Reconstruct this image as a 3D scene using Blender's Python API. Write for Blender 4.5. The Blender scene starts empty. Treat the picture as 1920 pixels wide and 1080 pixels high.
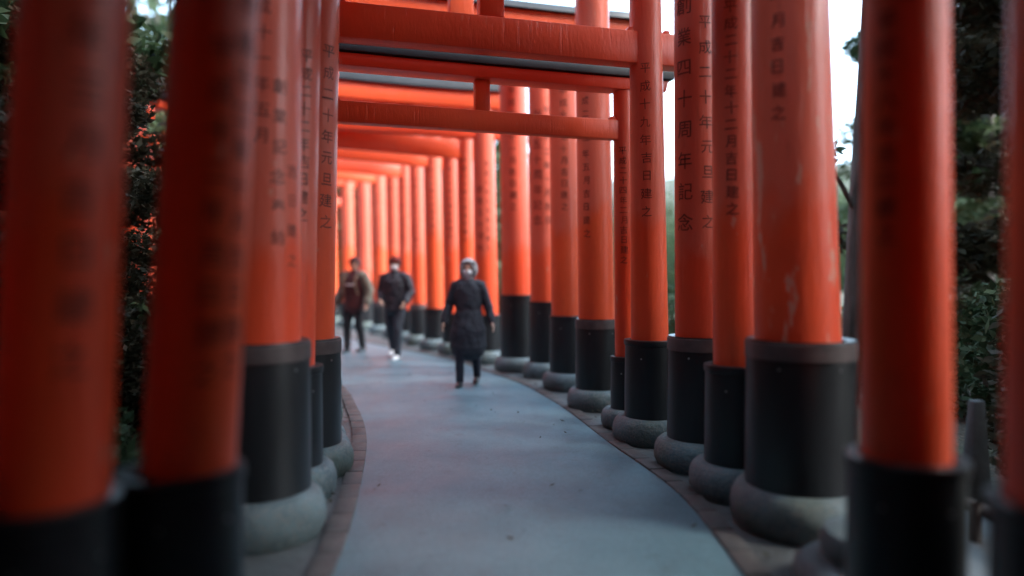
import bpy, bmesh, math, random
import numpy as np
from mathutils import Vector, Matrix
random.seed(7); rng = np.random.RandomState(7)
R = math.radians
sc = bpy.context.scene
C = sc.collection

# ------------------------------------------------------------------ camera
CAM_H = 1.41
cam_d = bpy.data.cameras.new('camera'); cam = bpy.data.objects.new('camera', cam_d); C.objects.link(cam)
cam_d.sensor_width = 36; cam_d.lens = 24.4; cam_d.clip_end = 600; cam_d.clip_start = 0.02
cam.location = (0, 0, CAM_H); cam.rotation_euler = (R(90 - 0.92), 0, 0)
cam_d.dof.use_dof = True; cam_d.dof.focus_distance = 5.7; cam_d.dof.aperture_fstop = 0.30
sc.camera = cam
# ------------------------------------------------------------------ sky, sun, exposure
SUN_EL, SUN_AZ = 42, 100          # azimuth clockwise from +Y (view direction)
w = bpy.data.worlds.new('World'); sc.world = w; w.use_nodes = True
nt = w.node_tree; bg = nt.nodes['Background']
sky = nt.nodes.new('ShaderNodeTexSky'); sky.sky_type = 'NISHITA'; sky.sun_disc = False
sky.sun_elevation = R(SUN_EL); sky.sun_rotation = R(SUN_AZ)
sky.air_density = 1.0; sky.dust_density = 3.0; sky.ozone_density = 1.0
mx = nt.nodes.new('ShaderNodeMix'); mx.data_type = 'RGBA'; mx.inputs['Factor'].default_value = 0.55
mx.inputs['B'].default_value = (4.4, 6.6, 8.4, 1)          # even overcast veil over the blue
nt.links.new(sky.outputs[0], mx.inputs['A']); nt.links.new(mx.outputs['Result'], bg.inputs['Color'])
bg.inputs['Strength'].default_value = 0.15
sl = bpy.data.lights.new('sun', 'SUN'); so = bpy.data.objects.new('sun', sl); C.objects.link(so)
sl.energy = 1.5; sl.angle = R(28); sl.color = (1, .97, .93)
sd = Vector((math.sin(R(SUN_AZ)) * math.cos(R(SUN_EL)), math.cos(R(SUN_AZ)) * math.cos(R(SUN_EL)), math.sin(R(SUN_EL))))
so.rotation_euler = sd.to_track_quat('Z', 'Y').to_euler(); so.location = (5, 5, 12)
sc.view_settings.view_transform = 'Standard'; sc.view_settings.look = 'None'
sc.view_settings.gamma = 1; sc.view_settings.exposure = 2.72; sc.view_settings.use_curve_mapping = False
sc.render.engine = 'CYCLES'
sc.cycles.use_denoising = True
sc.cycles.max_bounces = 8; sc.cycles.diffuse_bounces = 5

# ------------------------------------------------------------------ materials
class NT:
    def __init__(s, name):
        m = bpy.data.materials.new(name); m.use_nodes = True; s.m = m; s.t = m.node_tree
        s.b = s.t.nodes['Principled BSDF']
    def n(s, kind, **kw):
        nd = s.t.nodes.new('ShaderNode' + kind)
        for k, v in kw.items(): setattr(nd, k, v)
        return nd
    def l(s, a, b): s.t.links.new(a, b)
    def noise(s, scale, detail=4, vec=None, rough=.55):
        nd = s.n('TexNoise'); nd.inputs['Scale'].default_value = scale; nd.inputs['Detail'].default_value = detail
        nd.inputs['Roughness'].default_value = rough
        if vec is not None: s.l(vec, nd.inputs['Vector'])
        return nd.outputs['Fac']
    def ramp(s, fac, a, b, ca=(0, 0, 0, 1), cb=(1, 1, 1, 1)):
        nd = s.n('ValToRGB'); nd.color_ramp.elements[0].position = a; nd.color_ramp.elements[1].position = b
        nd.color_ramp.elements[0].color = ca; nd.color_ramp.elements[1].color = cb; s.l(fac, nd.inputs[0]); return nd.outputs[0]
    def mix(s, fac, a, b, mode='MIX'):
        nd = s.n('Mix', data_type='RGBA', blend_type=mode)
        for sock, v in ((nd.inputs['Factor'], fac), (nd.inputs['A'], a), (nd.inputs['B'], b)):
            if isinstance(v, (int, float)): sock.default_value = v
            elif isinstance(v, tuple): sock.default_value = (*v, 1)[:4]
            else: s.l(v, sock)
        return nd.outputs['Result']
    def math(s, op, a, b=0., clamp=False):
        nd = s.n('Math', operation=op, use_clamp=clamp)
        for i, v in enumerate((a, b)):
            if isinstance(v, (int, float)): nd.inputs[i].default_value = v
            else: s.l(v, nd.inputs[i])
        return nd.outputs[0]
    def bump(s, h, strength=.3, dist=.01):
        nd = s.n('Bump'); nd.inputs['Strength'].default_value = strength; nd.inputs['Distance'].default_value = dist
        s.l(h, nd.inputs['Height']); s.l(nd.outputs[0], s.b.inputs['Normal'])
    def scaled(s, sx, sy, sz, obj_random=True):
        tc = s.n('TexCoord'); mp = s.n('Mapping'); mp.inputs['Scale'].default_value = (sx, sy, sz)
        s.l(tc.outputs['Object'], mp.inputs['Vector'])
        if obj_random:
            oi = s.n('ObjectInfo'); mm = s.math('MULTIPLY', oi.outputs['Random'], 37.); cv = s.n('CombineXYZ')
            s.l(mm, cv.inputs[0]); s.l(mm, cv.inputs[1]); s.l(cv.outputs[0], mp.inputs['Location'])
        return mp.outputs[0]

def simple(name, c1, c2, rough=.8, scale=8., bump=.3, dist=.01, spec=.5, stretch=(1, 1, 1), detail=6):
    k = NT(name); v = k.scaled(*stretch)
    f = k.noise(scale, detail, v); k.l(k.ramp(f, .32, .68, (*c1, 1), (*c2, 1)), k.b.inputs['Base Color'])
    k.b.inputs['Roughness'].default_value = rough; k.b.inputs['Specular IOR Level'].default_value = spec
    if bump: k.bump(k.noise(scale * 5, 5, v), bump, dist)
    return k.m

def paint(name, pink_top=True, wear=.5, peel=.655):
    k = NT(name); oi = k.n('ObjectInfo').outputs['Random']
    v = k.scaled(1, 1, 1)
    base = k.mix(oi, (.76, .074, .025), (.83, .112, .030))
    base = k.mix(k.math('MULTIPLY', k.noise(3, 5, v), .35), base, (.42, .03, .014))
    if pink_top:                                     # colour turns pinker and paler above an uneven height set per pillar
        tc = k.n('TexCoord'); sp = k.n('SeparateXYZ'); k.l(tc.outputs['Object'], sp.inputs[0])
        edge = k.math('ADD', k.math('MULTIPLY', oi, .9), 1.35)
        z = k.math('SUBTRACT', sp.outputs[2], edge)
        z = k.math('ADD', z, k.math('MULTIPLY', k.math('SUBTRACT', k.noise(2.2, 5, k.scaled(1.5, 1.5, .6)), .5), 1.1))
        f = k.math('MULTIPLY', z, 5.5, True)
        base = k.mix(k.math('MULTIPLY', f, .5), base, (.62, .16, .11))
    st = k.ramp(k.noise(9, 8, k.scaled(2.2, 2.2, .35), .65), .60, .70)
    base = k.mix(k.math('MULTIPLY', st, .22 * wear), base, (.14, .02, .015))
    pl = k.ramp(k.noise(5, 9, k.scaled(2.5, 2.5, .6), .62), peel, peel + .03)
    base = k.mix(k.math('MULTIPLY', pl, wear), base, (.62, .30, .22))
    k.l(base, k.b.inputs['Base Color'])
    rr = k.math('ADD', k.math('MULTIPLY', k.noise(6, 4, v), .22), .27)
    k.l(rr, k.b.inputs['Roughness']); k.b.inputs['Coat Weight'].default_value = .12; k.b.inputs['Coat Roughness'].default_value = .3
    k.bump(k.math('ADD', k.noise(26, 5, k.scaled(1.5, 1.5, .5)), k.math('MULTIPLY', k.ramp(k.noise(14, 6, k.scaled(3, 3, .12), .6), .60, .66), -.8)), .35, .008)
    return k.m

M = {}
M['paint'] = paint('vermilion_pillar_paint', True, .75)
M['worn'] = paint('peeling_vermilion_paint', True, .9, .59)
M['beam'] = paint('vermilion_beam_paint', False, .3)
M['ink'] = simple('black_lettering_paint', (.03, .012, .012), (.30, .045, .022), .55, 13, 0)
M['sleeve'] = simple('black_sleeve', (.005, .006, .008), (.016, .018, .022), .40, 4, .15, .004, .5, (1, 1, .4))
M['band'] = simple('sleeve_band_metal', (.055, .045, .047), (.11, .085, .085), .42, 7, .2, .003)
M['cap'] = simple('black_lintel_cap', (.005, .006, .009), (.014, .016, .022), .5, 5, .2, .004, .25)
M['wood'] = simple('weathered_wood', (.10, .075, .055), (.22, .17, .13), .8, 6, .5, .01, .3, (1, 1, .2))
M['steel'] = simple('steel_screw', (.22, .22, .22), (.3, .3, .3), .4, 10, 0)
def stone_mat():
    k = NT('mossy_granite'); v = k.scaled(1, 1, 1)
    c = k.ramp(k.noise(5, 8, v), .3, .7, (.032, .062, .075, 1), (.10, .165, .19, 1))
    c = k.mix(k.ramp(k.noise(60, 3, v), .45, .62), c, (.13, .145, .15))
    c = k.mix(k.math('MULTIPLY', k.ramp(k.noise(2.6, 6, v), .5, .66), .6), c, (.06, .078, .045))
    k.l(c, k.b.inputs['Base Color']); k.b.inputs['Roughness'].default_value = .55
    k.bump(k.noise(22, 9, v, .7), .8, .02); return k.m
M['stone'] = stone_mat()
def path_mat():
    k = NT('worn_path_surface'); v = k.scaled(1, 1, 1, False)
    c = k.ramp(k.noise(1.1, 8, v, .62), .3, .72, (.050, .108, .135, 1), (.102, .186, .222, 1))
    c = k.mix(k.math('MULTIPLY', k.ramp(k.noise(120, 2, v), .45, .68), .55), c, (.20, .32, .38))
    c = k.mix(k.math('MULTIPLY', k.ramp(k.noise(38, 6, v, .75), .50, .62), .35), c, (.045, .070, .082))
    c = k.mix(k.math('MULTIPLY', k.ramp(k.noise(5, 8, v, .7), .58, .66), .4), c, (.05, .075, .085))
    c = k.mix(k.math('MULTIPLY', k.ramp(k.noise(.7, 7, k.scaled(1, .5, 1, False), .7), .56, .62), .3), c, (.06, .065, .07))
    vo = k.n('TexVoronoi', feature='DISTANCE_TO_EDGE'); vo.inputs['Scale'].default_value = .55
    nz = k.n('TexNoise'); nz.inputs['Scale'].default_value = 3; nz.inputs['Detail'].default_value = 6
    k.l(k.mix(.12, v, nz.outputs['Color']), vo.inputs['Vector'])
    cr = k.ramp(vo.outputs['Distance'], .0, .007, (1, 1, 1, 1), (0, 0, 0, 1))
    
    k.l(c, k.b.inputs['Base Color'])
    k.l(k.math('ADD', k.math('MULTIPLY', k.noise(1.6, 6, v), .35), .28), k.b.inputs['Roughness'])
    k.bump(k.noise(110, 6, v, .7), .5, .006); return k.m
M['path'] = path_mat()
M['verge'] = simple('damp_verge_concrete', (.035, .040, .042), (.10, .112, .118), .6, 2.5, .6, .015)
M['kerb'] = simple('brown_kerb_paver', (.040, .040, .042), (.085, .078, .076), .6, 6, .6, .01)
def ground_mat():
    k = NT('forest_floor'); v = k.scaled(1, 1, 1, False)
    c = k.ramp(k.noise(1.3, 8, v, .65), .35, .68, (.030, .026, .018, 1), (.075, .062, .045, 1))
    c = k.mix(k.ramp(k.noise(.5, 6, v), .48, .6), c, (.035, .050, .022))
    c = k.mix(k.math('MULTIPLY', k.ramp(k.noise(24, 3, v), .56, .62), .7), c, (.14, .10, .06))
    k.l(c, k.b.inputs['Base Color']); k.b.inputs['Roughness'].default_value = .9
    k.bump(k.noise(18, 8, v), .9, .05); return k.m
M['ground'] = ground_mat()
M['trunk'] = simple('cedar_bark', (.055, .045, .040), (.15, .13, .12), .9, 5, .9, .03, .2, (3, 3, .4))
def leaf_mat(name, a, b):
    k = NT(name); g = k.n('NewGeometry'); c = k.mix(g.outputs['Random Per Island'], a, b)
    k.l(c, k.b.inputs['Base Color']); k.b.inputs['Roughness'].default_value = .7; k.b.inputs['Specular IOR Level'].default_value = .25
    tr = k.n('BsdfTranslucent'); k.l(c, tr.inputs['Color']); ms = k.n('MixShader'); ms.inputs[0].default_value = .3
    k.l(k.b.outputs[0], ms.inputs[1]); k.l(tr.outputs[0], ms.inputs[2])
    k.l(ms.outputs[0], k.t.nodes['Material Output'].inputs['Surface']); return k.m
M['leaf'] = leaf_mat('evergreen_leaves', (.018, .036, .016), (.055, .085, .040))
M['leaf2'] = leaf_mat('broad_leaves', (.045, .075, .030), (.12, .15, .075))
M['leaf3'] = leaf_mat('brown_green_leaves', (.026, .024, .014), (.065, .056, .032))

# ------------------------------------------------------------------ object helpers
def obj(name, me, mat=None, parent=None, loc=None, smooth=False):
    if isinstance(me, tuple):
        d = bpy.data.meshes.new(name); d.from_pydata(me[0], [], me[1]); d.update()
        if smooth: d.shade_smooth()
        me = d
    if mat is not None and not me.materials: me.materials.append(mat)
    o = bpy.data.objects.new(name, me); C.objects.link(o)
    if parent: o.parent = parent
    if loc is not None: o.location = loc
    return o
def thing(name, label, cat, loc=(0, 0, 0), rz=0, group=None):
    o = bpy.data.objects.new(name, None); o.empty_display_size = .2; C.objects.link(o)
    o.location = loc; o.rotation_euler = (0, 0, rz); tag(o, label, cat, group); return o
def tag(o, label, cat, group=None, kind=None):
    if label: o['label'] = label
    if cat: o['category'] = cat
    if group: o['group'] = group
    if kind: o['kind'] = kind
    return o
def smoothen(me, ang=40):
    me.shade_smooth()
    try: me.set_sharp_from_angle(angle=R(ang))
    except Exception: pass
    return me
def lathe(prof, seg=36, cx=None, wob=0., seed=0, closed=True, name='lathe', ang=45):
    """prof: [(r,z)]; cx(z)->(dx,dy) offset of the axis"""
    r0 = random.Random(seed); ph = [r0.uniform(0, 6.28) for _ in range(4)]
    vs, fs = [], []
    for (r, z) in prof:
        ox, oy = cx(z) if cx else (0, 0)
        for i in range(seg):
            a = 2 * math.pi * i / seg
            rr = r * (1 + wob * (math.sin(2 * a + ph[0]) + .6 * math.sin(3 * a + ph[1] + z * 3) + .4 * math.sin(5 * a + ph[2])))
            vs.append((ox + rr * math.cos(a), oy + rr * math.sin(a), z))
    for j in range(len(prof) - 1):
        for i in range(seg):
            k = (i + 1) % seg
            fs.append((j * seg + i, j * seg + k, (j + 1) * seg + k, (j + 1) * seg + i))
    if closed:
        fs.append(tuple(range(seg))[::-1]); n = (len(prof) - 1) * seg; fs.append(tuple(range(n, n + seg)))
    me = bpy.data.meshes.new(name); me.from_pydata(vs, [], fs); me.update(); return smoothen(me, ang)
def bevel_box(name, x0, x1, y0, y1, z0, z1, b=.008, nx=1, curve=0., taper=0., slant=0.):
    """box with bevelled edges; curve lifts the ends along x; slant undercuts the ends; taper narrows the top in y"""
    bm = bmesh.new(); cxm, L = (x0 + x1) / 2, (x1 - x0) / 2
    rows = []
    for i in range(nx + 1):
        x = x0 + (x1 - x0) * i / nx; u = (x - cxm) / L; dz = curve * abs(u) ** 2.4
        row = []
        for (yy, zz) in ((y0, z0), (y1, z0), (y1 - taper, z1), (y0 + taper, z1)):
            xx = x
            if i in (0, nx): xx += (slant if zz == z1 else 0) * (1 if i else -1)
            row.append(bm.verts.new((xx, yy, zz + dz)))
        rows.append(row)
    for i in range(nx):
        for k in range(4):
            a, c2 = rows[i], rows[i + 1]; bm.faces.new((a[k], a[(k + 1) % 4], c2[(k + 1) % 4], c2[k]))
    bm.faces.new(rows[0][::-1]); bm.faces.new(rows[-1])
    bmesh.ops.recalc_face_normals(bm, faces=bm.faces)
    if b:
        ed = [e for e in bm.edges if len(e.link_faces) == 2 and e.calc_face_angle(0) > .5]
        bmesh.ops.bevel(bm, geom=ed, offset=b, segments=2, affect='EDGES', profile=.5)
    me = bpy.data.meshes.new(name); bm.to_mesh(me); bm.free(); return smoothen(me, 35)

# ------------------------------------------------------------------ lettering: glyph outlines wrapped round the pillar
def text_mesh(s):
    cu = bpy.data.curves.new('glyphs', 'FONT'); cu.body = s; cu.size = 1; cu.align_x = 'CENTER'; cu.resolution_u = 2; cu.offset = .005
    o = bpy.data.objects.new('glyphs', cu); C.objects.link(o)
    dg = bpy.context.evaluated_depsgraph_get(); dg.update()
    me = bpy.data.meshes.new_from_object(o.evaluated_get(dg)); bpy.data.objects.remove(o)
    return me
_gl = {}
def glyph(ch):
    if ch not in _gl:
        me = text_mesh(ch); bm = bmesh.new(); bm.from_mesh(me)
        if bm.verts:
            xs = [v.co.x for v in bm.verts]; ys = [v.co.y for v in bm.verts]; mxx, mny = (min(xs) + max(xs)) / 2, (min(ys) + max(ys)) / 2
            for v in bm.verts: v.co.x -= mxx; v.co.y -= mny
            for k in range(-6, 7):
                g = bm.verts[:] + bm.edges[:] + bm.faces[:]
                bmesh.ops.bisect_plane(bm, geom=g, plane_co=(k * .085, 0, 0), plane_no=(1, 0, 0))
        bmesh.ops.triangulate(bm, faces=bm.faces[:])
        _gl[ch] = ([tuple(v.co) for v in bm.verts], [tuple(v.index for v in f.verts) for f in bm.faces]); bm.free()
    return _gl[ch]
def inscription(pillar, text, zbot, step, size, ang, rad, axis, seed=0):
    """vertical column of characters; zbot = height of the last one; ang = direction round the pillar"""
    vs, fs = [], []; n = len(text); rr = random.Random(seed)
    for i, ch in enumerate(text):
        z = zbot + (n - 1 - i) * step
        gv, gf = glyph(ch); b = len(vs); rot = rr.uniform(-.05, .05); sx = size * rr.uniform(.92, 1.08); jx = rr.uniform(-.05, .05) * size
        for (x, y, _) in gv:
            x2 = (x + y * rot) * sx + jx; zz = z + (y - x * rot) * size
            r = rad(zz) + .0022; a = ang + x2 / r; ox, oy = axis(zz)
            vs.append((ox + r * math.cos(a), oy + r * math.sin(a), zz))
        fs += [tuple(b + q for q in f) for f in gf]
    if not vs: return
    return tag(obj('inscription', (vs, fs), M['ink'], pillar), None, None, kind='stuff')

# ------------------------------------------------------------------ torii gates
def gate(L, Rp, r, sleeve, ties, lint, label, group='torii gates along the path', band=False, lean=(.03, .018), texts=(), ltexts=(), over=.45,
         seed=0, base_z=0., stone_h=.21, name='torii_gate', stone_r=None, cap_h=.11, curve=.035, pm='paint'):
    tp = .055 if Rp[1] < 7 else .022
    """L, Rp: (x,y) of the pillar feet; r base radius; sleeve (height, radius); ties (z0,z1) ; lint = z of lintel underside"""
    L, Rp = Vector(L), Vector(Rp); mid = (L + Rp) / 2; ax = Rp - L; W = ax.length / 2; rz = math.atan2(ax.y, ax.x)
    rr = random.Random(seed)
    t = thing(name, label, 'torii gate', (mid.x, mid.y, base_z), rz, group)
    sh, sr = sleeve; sr_stone = stone_r or sr + .10
    for side, lean_a, tx in ((-1, lean[0], ltexts), (1, lean[1], texts)):
        x0 = side * W
        axis = (lambda z, s=side, l=lean_a: (-s * l * max(0, z - .1), 0))
        rad = (lambda z: r * (1 - tp * max(0., z - .9)) if z < 4 else r * (1 - tp * 3.1))
        H = lint
        pz = [.0, .3, .6, .9, 1.3, 1.7, 2.1, 2.5, 2.9, 3.3, 3.7, 4.1, 4.5, 4.9]; pz = [z for z in pz if z < H - .1] + [H + .001]
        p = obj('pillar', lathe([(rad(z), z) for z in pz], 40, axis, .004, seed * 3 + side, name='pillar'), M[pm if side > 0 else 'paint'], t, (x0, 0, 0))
        # direction towards the camera in the gate's frame
        gx = mid + ax.normalized() * x0; d = Vector((0, 0)) - gx; a_cam = math.atan2(d.y, d.x) - rz
        for q, (txt, zb, step, size, off) in enumerate(tx):
            inscription(p, txt, zb, step, size, a_cam + math.asin(max(-.9, min(.9, off / r))), rad, axis, seed + q)
        # black sleeve
        s0 = stone_h - .03; o = axis(sh / 2)
        pr = [(sr * .99, s0), (sr, s0 + .02), (sr, sh * .5), (sr * .985, sh - .05)]
        if band: pr += [(sr * .985, sh - .012), (sr * .975, sh), (rad(sh) + .012, sh - .004), (rad(sh) + .012, sh - .03)]
        else: pr += [(sr * 1.02, sh - .045), (sr * 1.035, sh - .02), (sr * 1.02, sh), (rad(sh) + .02, sh + .004), (rad(sh) + .012, sh - .03)]
        s = obj('pillar_sleeve', lathe(pr, 40, None, .003, seed + 5, closed=False, name='sleeve', ang=30), M['sleeve'], t, (x0 + o[0], 0, 0))
        if band:
            b0 = sh - .105
            obj('sleeve_band', lathe([(sr * .99, b0), (sr * 1.012, b0 + .002), (sr * 1.012, sh - .014), (sr * .99, sh - .012)], 40, None, 0, 0, False, 'band', 30), M['band'], s)
        for q in range(2):
            a = a_cam + (-.35, .75)[q]; sb = lathe([(.0, 0), (.007, 0), (.007, .004), (.004, .006)], 8, None, 0, 0, False, 'screw')
            c = obj('screw', sb, M['steel'], s, ((sr * 1.0) * math.cos(a), sr * 1.0 * math.sin(a), sh - .15)); c.rotation_euler = (0, R(90), a)
        # rounded granite foot
        h = stone_h; q = sr_stone
        pr = [(q * .86, -.05), (q * .93, 0), (q * .99, h * .22), (q, h * .45), (q * .985, h * .65), (q * .93, h * .85), (q * .85, h * .97), (q * .76, h), (q * .3, h + .002)]
        st = obj('base_stone', lathe(pr, 40, None, .022, seed * 7 + side, name='stone', ang=60), M['stone'], t, (x0, 0, 0)); st.rotation_euler.z = rr.uniform(0, 3)
    d2 = r * .5
    z0, z1 = ties; lx = W - lean[0] * z0; rx = W - lean[1] * z0
    obj('tie_beam', bevel_box('tie', -lx - r - .20, rx + r + .20, -d2, d2, z0, z1, .01, 4), M['beam'], t)
    for side, xx in ((-1, -lx), (1, rx)):
        for e in (-1, 1):
            xw = xx + e * (r * .93 + .02)
            obj('wedge', bevel_box('wedge', xw - .035, xw + .035, -d2 * .7, d2 * .7, z1 + .001, z1 + .035, .004, 1, slant=-.015), M['beam'], t)
    obj('central_strut', bevel_box('strut', -r * .62, r * .62, -d2 * .8, d2 * .8, z1 + .002, lint - .001, .008), M['beam'], t)
    h1 = .11 if lint < 3.3 else (.17 if lint < 4.09 or lint > 4.4 else .26)
    lt, rt = W - lean[0] * lint + over, W - lean[1] * lint + over
    obj('lintel', bevel_box('lintel', -lt, rt, -r * .95, r * .95, lint + .002, lint + h1, .01, 12, curve, 0, .03), M['beam'], t)
    obj('lintel_cap', bevel_box('cap', -lt - .07, rt + .07, -r * 1.25, r * 1.25, lint + h1 + .003, lint + h1 + cap_h, .01, 12, curve + .004, r * .35, .04), M['cap'], t)
    return t

D = '吉日建之'
G = []
def at(px, s): return ((px - 960) / s, 1300. / s)       # picture column and scale (px per metre) -> ground plan
TUN = 'vermilion torii gates over the path'
gate((-1.66, 1.72), (1.53, 1.86), .165, (.80, .205), (3.0, 3.2), 3.55, 'darkest torii gate with its sleeve cut off by the right frame edge', TUN, seed=1, lean=(.04, .01), ltexts=[('平成十年' + D, 1.3, .15, .10, .03)])
gate((-1.39, 2.02), (1.86, 2.12), .155, (.76, .20), (3.1, 3.3), 3.7, 'dark torii gate with the leftmost broad blurred pillar in view', TUN, seed=2, lean=(.06, .02),
     ltexts=[('平成九年三月' + D, 1.18, .15, .10, .03)])
gate((-1.135, 2.34), (1.425, 2.50), .148, (.765, .195), (3.05, 3.27), 3.62, 'near torii gate whose right black sleeve has a thick rolled lip', TUN, seed=3, lean=(.062, .008),
     ltexts=[('平成十二年十月' + D, 1.12, .118, .085, .105), ('平成十二年' + D, 1.10, .13, .085, .03)], texts=[('平成十八年' + D, 1.56, .092, .072, -.06)])
gate((-1.43, 3.84), at(1504, 330), .232, (1.06, .295), (3.55, 3.85), 4.5, 'thickest torii gate with peeling pale paint streaks on its right pillar', TUN, True, lean=(.022, .030), seed=4, stone_h=.24, stone_r=.385, pm='worn',
     ltexts=[('平成十一年五月', 2.15, .135, .085, .0), ('創業記念奉納', 1.62, .16, .085, .095), ('吉日建之', 1.5, .16, .075, .17)],
     texts=[('平成十三年十一月' + D, 2.30, .124, .085, -.07)])
gate((-1.45, 4.46), at(1387, 288), .152, (.84, .215), (3.4, 3.6), 4.0, 'slim torii gate with long single column of date lettering right of the double column', TUN, seed=5,
     texts=[('平成二十二年十二月' + D, 1.84, .106, .085, -.02)], ltexts=[('平成二十二年' + D, 1.8, .11, .09, .05)])
gate((-1.50, 5.02), at(1316, 250), .182, (.97, .245), (3.75, 3.95), 4.4, 'torii gate with two columns of large characters on its right pillar', TUN, True, seed=6,
     texts=[('創業四十周年記念', 1.81, .225, .135, -.10), ('平成二十年元旦建之', 1.81, .18, .105, .075)], ltexts=[('平成二十年元旦建之', 1.8, .15, .10, .10)])
gate((-1.55, 5.24), at(1221, 217), .160, (.87, .22), (3.21, 3.48), 4.05, 'torii gate with broad red tie beam crossing the top of the picture', TUN, seed=7,
     texts=[('平成十九年' + D, 1.96, .15, .095, -.01)], ltexts=[('平成十九年' + D, 1.9, .13, .09, .08)])
gate((-1.63, 5.74), at(1177, 198), .108, (.66, .155), (2.69, 2.87), 3.14, 'thinnest and lowest torii gate with black cap and dark red tie beam', TUN, seed=8, over=.40, stone_h=.17, curve=.008,
     texts=[('平成二十四年二月' + D, 1.57, .092, .075, -.01)], ltexts=[('平成二十四年', 1.6, .1, .08, .02)], lean=(.02, .018))
gate((-1.98, 6.70), at(1121, 173), .195, (.96, .235), (3.58, 3.83), 4.6, 'broad torii gate beside the sky gap behind the thinnest gate', TUN, True, seed=9,
     texts=[('平成二十一年五月' + D, 1.87, .14, .09, -.09)])
gate((-2.28, 7.84), at(1064, 148), .188, (.92, .22), (4.0, 4.22), 4.46, 'torii gate on the left of the broad gate beside the sky gap', TUN, seed=10, over=.92,
     texts=[('平成十三年十月' + D, 2.28, .142, .10, 0)])
gate((-2.45, 8.62), at(1022, 132), .190, (1.06, .22), (4.3, 4.55), 4.75, 'middle torii gate with two dark dense columns of lettering', TUN, seed=11,
     texts=[('創業五十周年記念', 2.2, .21, .14, -.07), ('平成十二年一月吉日', 2.2, .19, .11, .08)])
gate((-2.75, 9.15), at(970, 124), .222, (1.14, .25), (4.44, 4.60), 4.68, 'thick torii gate just right of the walker in the dark coat', TUN, seed=12,
     texts=[('平成十年十一月' + D, 2.45, .17, .11, -.02)])
gate((-2.95, 10.55), at(914, 114), .19, (.79, .23), (3.66, 3.94), 4.11, 'torii gate directly behind the walker in the dark coat', TUN, seed=13, cap_h=.17,
     texts=[('創業三十周年', 1.88, .19, .11, -.08), ('平成八年九月' + D, 1.88, .15, .09, .05)])
lab = ['first torii gate left of the one behind the coated walker', 'second torii gate left of the one behind the coated walker', 'torii gate with the tall bright orange pillar midway between two walkers',
       'torii gate right of the walker in the dark red beanie', 'torii gate right behind the walker in the dark red beanie', 'torii gate with lettering above the head of the beanie walker',
       'pale pinkish torii gate between the two left walkers', 'far torii gate above right shoulder of the cap wearing walker', 'farthest pale torii gate above the cap wearing walker']
far = [(878, 108, 12.2), (850, 102, 12.9), (817, 96, 0), (786, 90, 0), (763, 85, 0), (741, 80, 0), (715, 75, 0), (686, 70, 0), (655, 66, 0)]
heads = [28, 30, 33, 36, 39, 41, 43, 45, 47]
for i, (px, s, _) in enumerate(far):
    Rp = Vector(at(px, s)); h = R(heads[i]); wd = 3.0 + .05 * (i % 3)
    Lp = Rp + Vector((-math.cos(h), -math.sin(h))) * wd
    z = (3.44, 3.60, 3.53, 3.75, 3.58, 3.76, 3.73, 3.92, 3.97)[i]; rad_ = (.145, .15, .175, .155, .15, .165, .17, .19, .19)[i]
    gate(Lp, Rp, rad_, (.70 + .05 * (i % 4), rad_ + .05), (z, z + .30), z + .68, lab[i], TUN, band=(i % 3 == 0), seed=20 + i,
         texts=[('平成二十年十月' + D, 2.05 + .1 * (i % 3), .135, .09, -.02)])
far2 = [((-5.4, 20.8), 48), ((-6.2, 21.5), 50), ((-7.1, 22.2), 52)]
for i, (Rp, h) in enumerate(far2):
    Rp = Vector(Rp); Lp = Rp + Vector((-math.cos(R(h)), -math.sin(R(h)))) * 3.0
    gate(Lp, Rp, .18, (.9, .23), (3.55, 3.75), 4.1, ['first torii gate past the farthest pale one at the bend', 'second torii gate past the farthest pale one at the bend', 'last torii gate where the path bends out of sight'][i], TUN, seed=40 + i)
for i, y in enumerate((1.3, .86, .42, -.02, -.46, -.9, -1.36, -1.84, -2.3)):  # unseen gates, packed close and thick to darken the near left pillars
    gate((-1.50, y - .05), (1.62, y + .05), .185, (.95, .225), (2.85, 3.05), 3.35, 'unseen torii gate added behind the viewpoint for shade', 'unseen torii gates added behind the viewpoint', seed=50 + i)

# ------------------------------------------------------------------ the path
def spline(pts, n):
    P = np.array(pts, float); t = np.concatenate([[0], np.cumsum(np.linalg.norm(np.diff(P, axis=0), axis=1))])
    u = np.linspace(0, t[-1], n); m = np.gradient(P, t, axis=0); k = np.clip(np.searchsorted(t, u) - 1, 0, len(t) - 2)
    h = (t[k + 1] - t[k]); s = ((u - t[k]) / h)[:, None]; h = h[:, None]
    return (2 * s**3 - 3 * s**2 + 1) * P[k] + (s**3 - 2 * s**2 + s) * h * m[k] + (-2 * s**3 + 3 * s**2) * P[k + 1] + (s**3 - s**2) * h * m[k + 1]
RE = [(1.05, -6), (1.06, 0), (1.06, 2.5), (1.10, 3.4), (1.08, 4.5), (.84, 5.8), (.50, 7.7), (.16, 9.0), (-.42, 10.4), (-1.10, 11.9), (-1.95, 13.2), (-3.1, 14.9), (-4.6, 17.2), (-6.2, 19.6), (-8.4, 21.6), (-12, 24)]
LE = [(-.90, -6), (-.86, 0), (-.80, 2.2), (-.86, 3.4), (-1.06, 4.9), (-1.33, 6.3), (-1.68, 7.5), (-2.05, 8.6), (-2.55, 9.7), (-3.3, 10.9), (-4.2, 12.2), (-5.6, 14.0), (-7.2, 16.2), (-9.0, 18.2), (-11, 19.8), (-14, 21.5)]
N = 240
rl, ll = spline(RE, N), spline(LE, N); cl = (rl + ll) / 2
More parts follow.
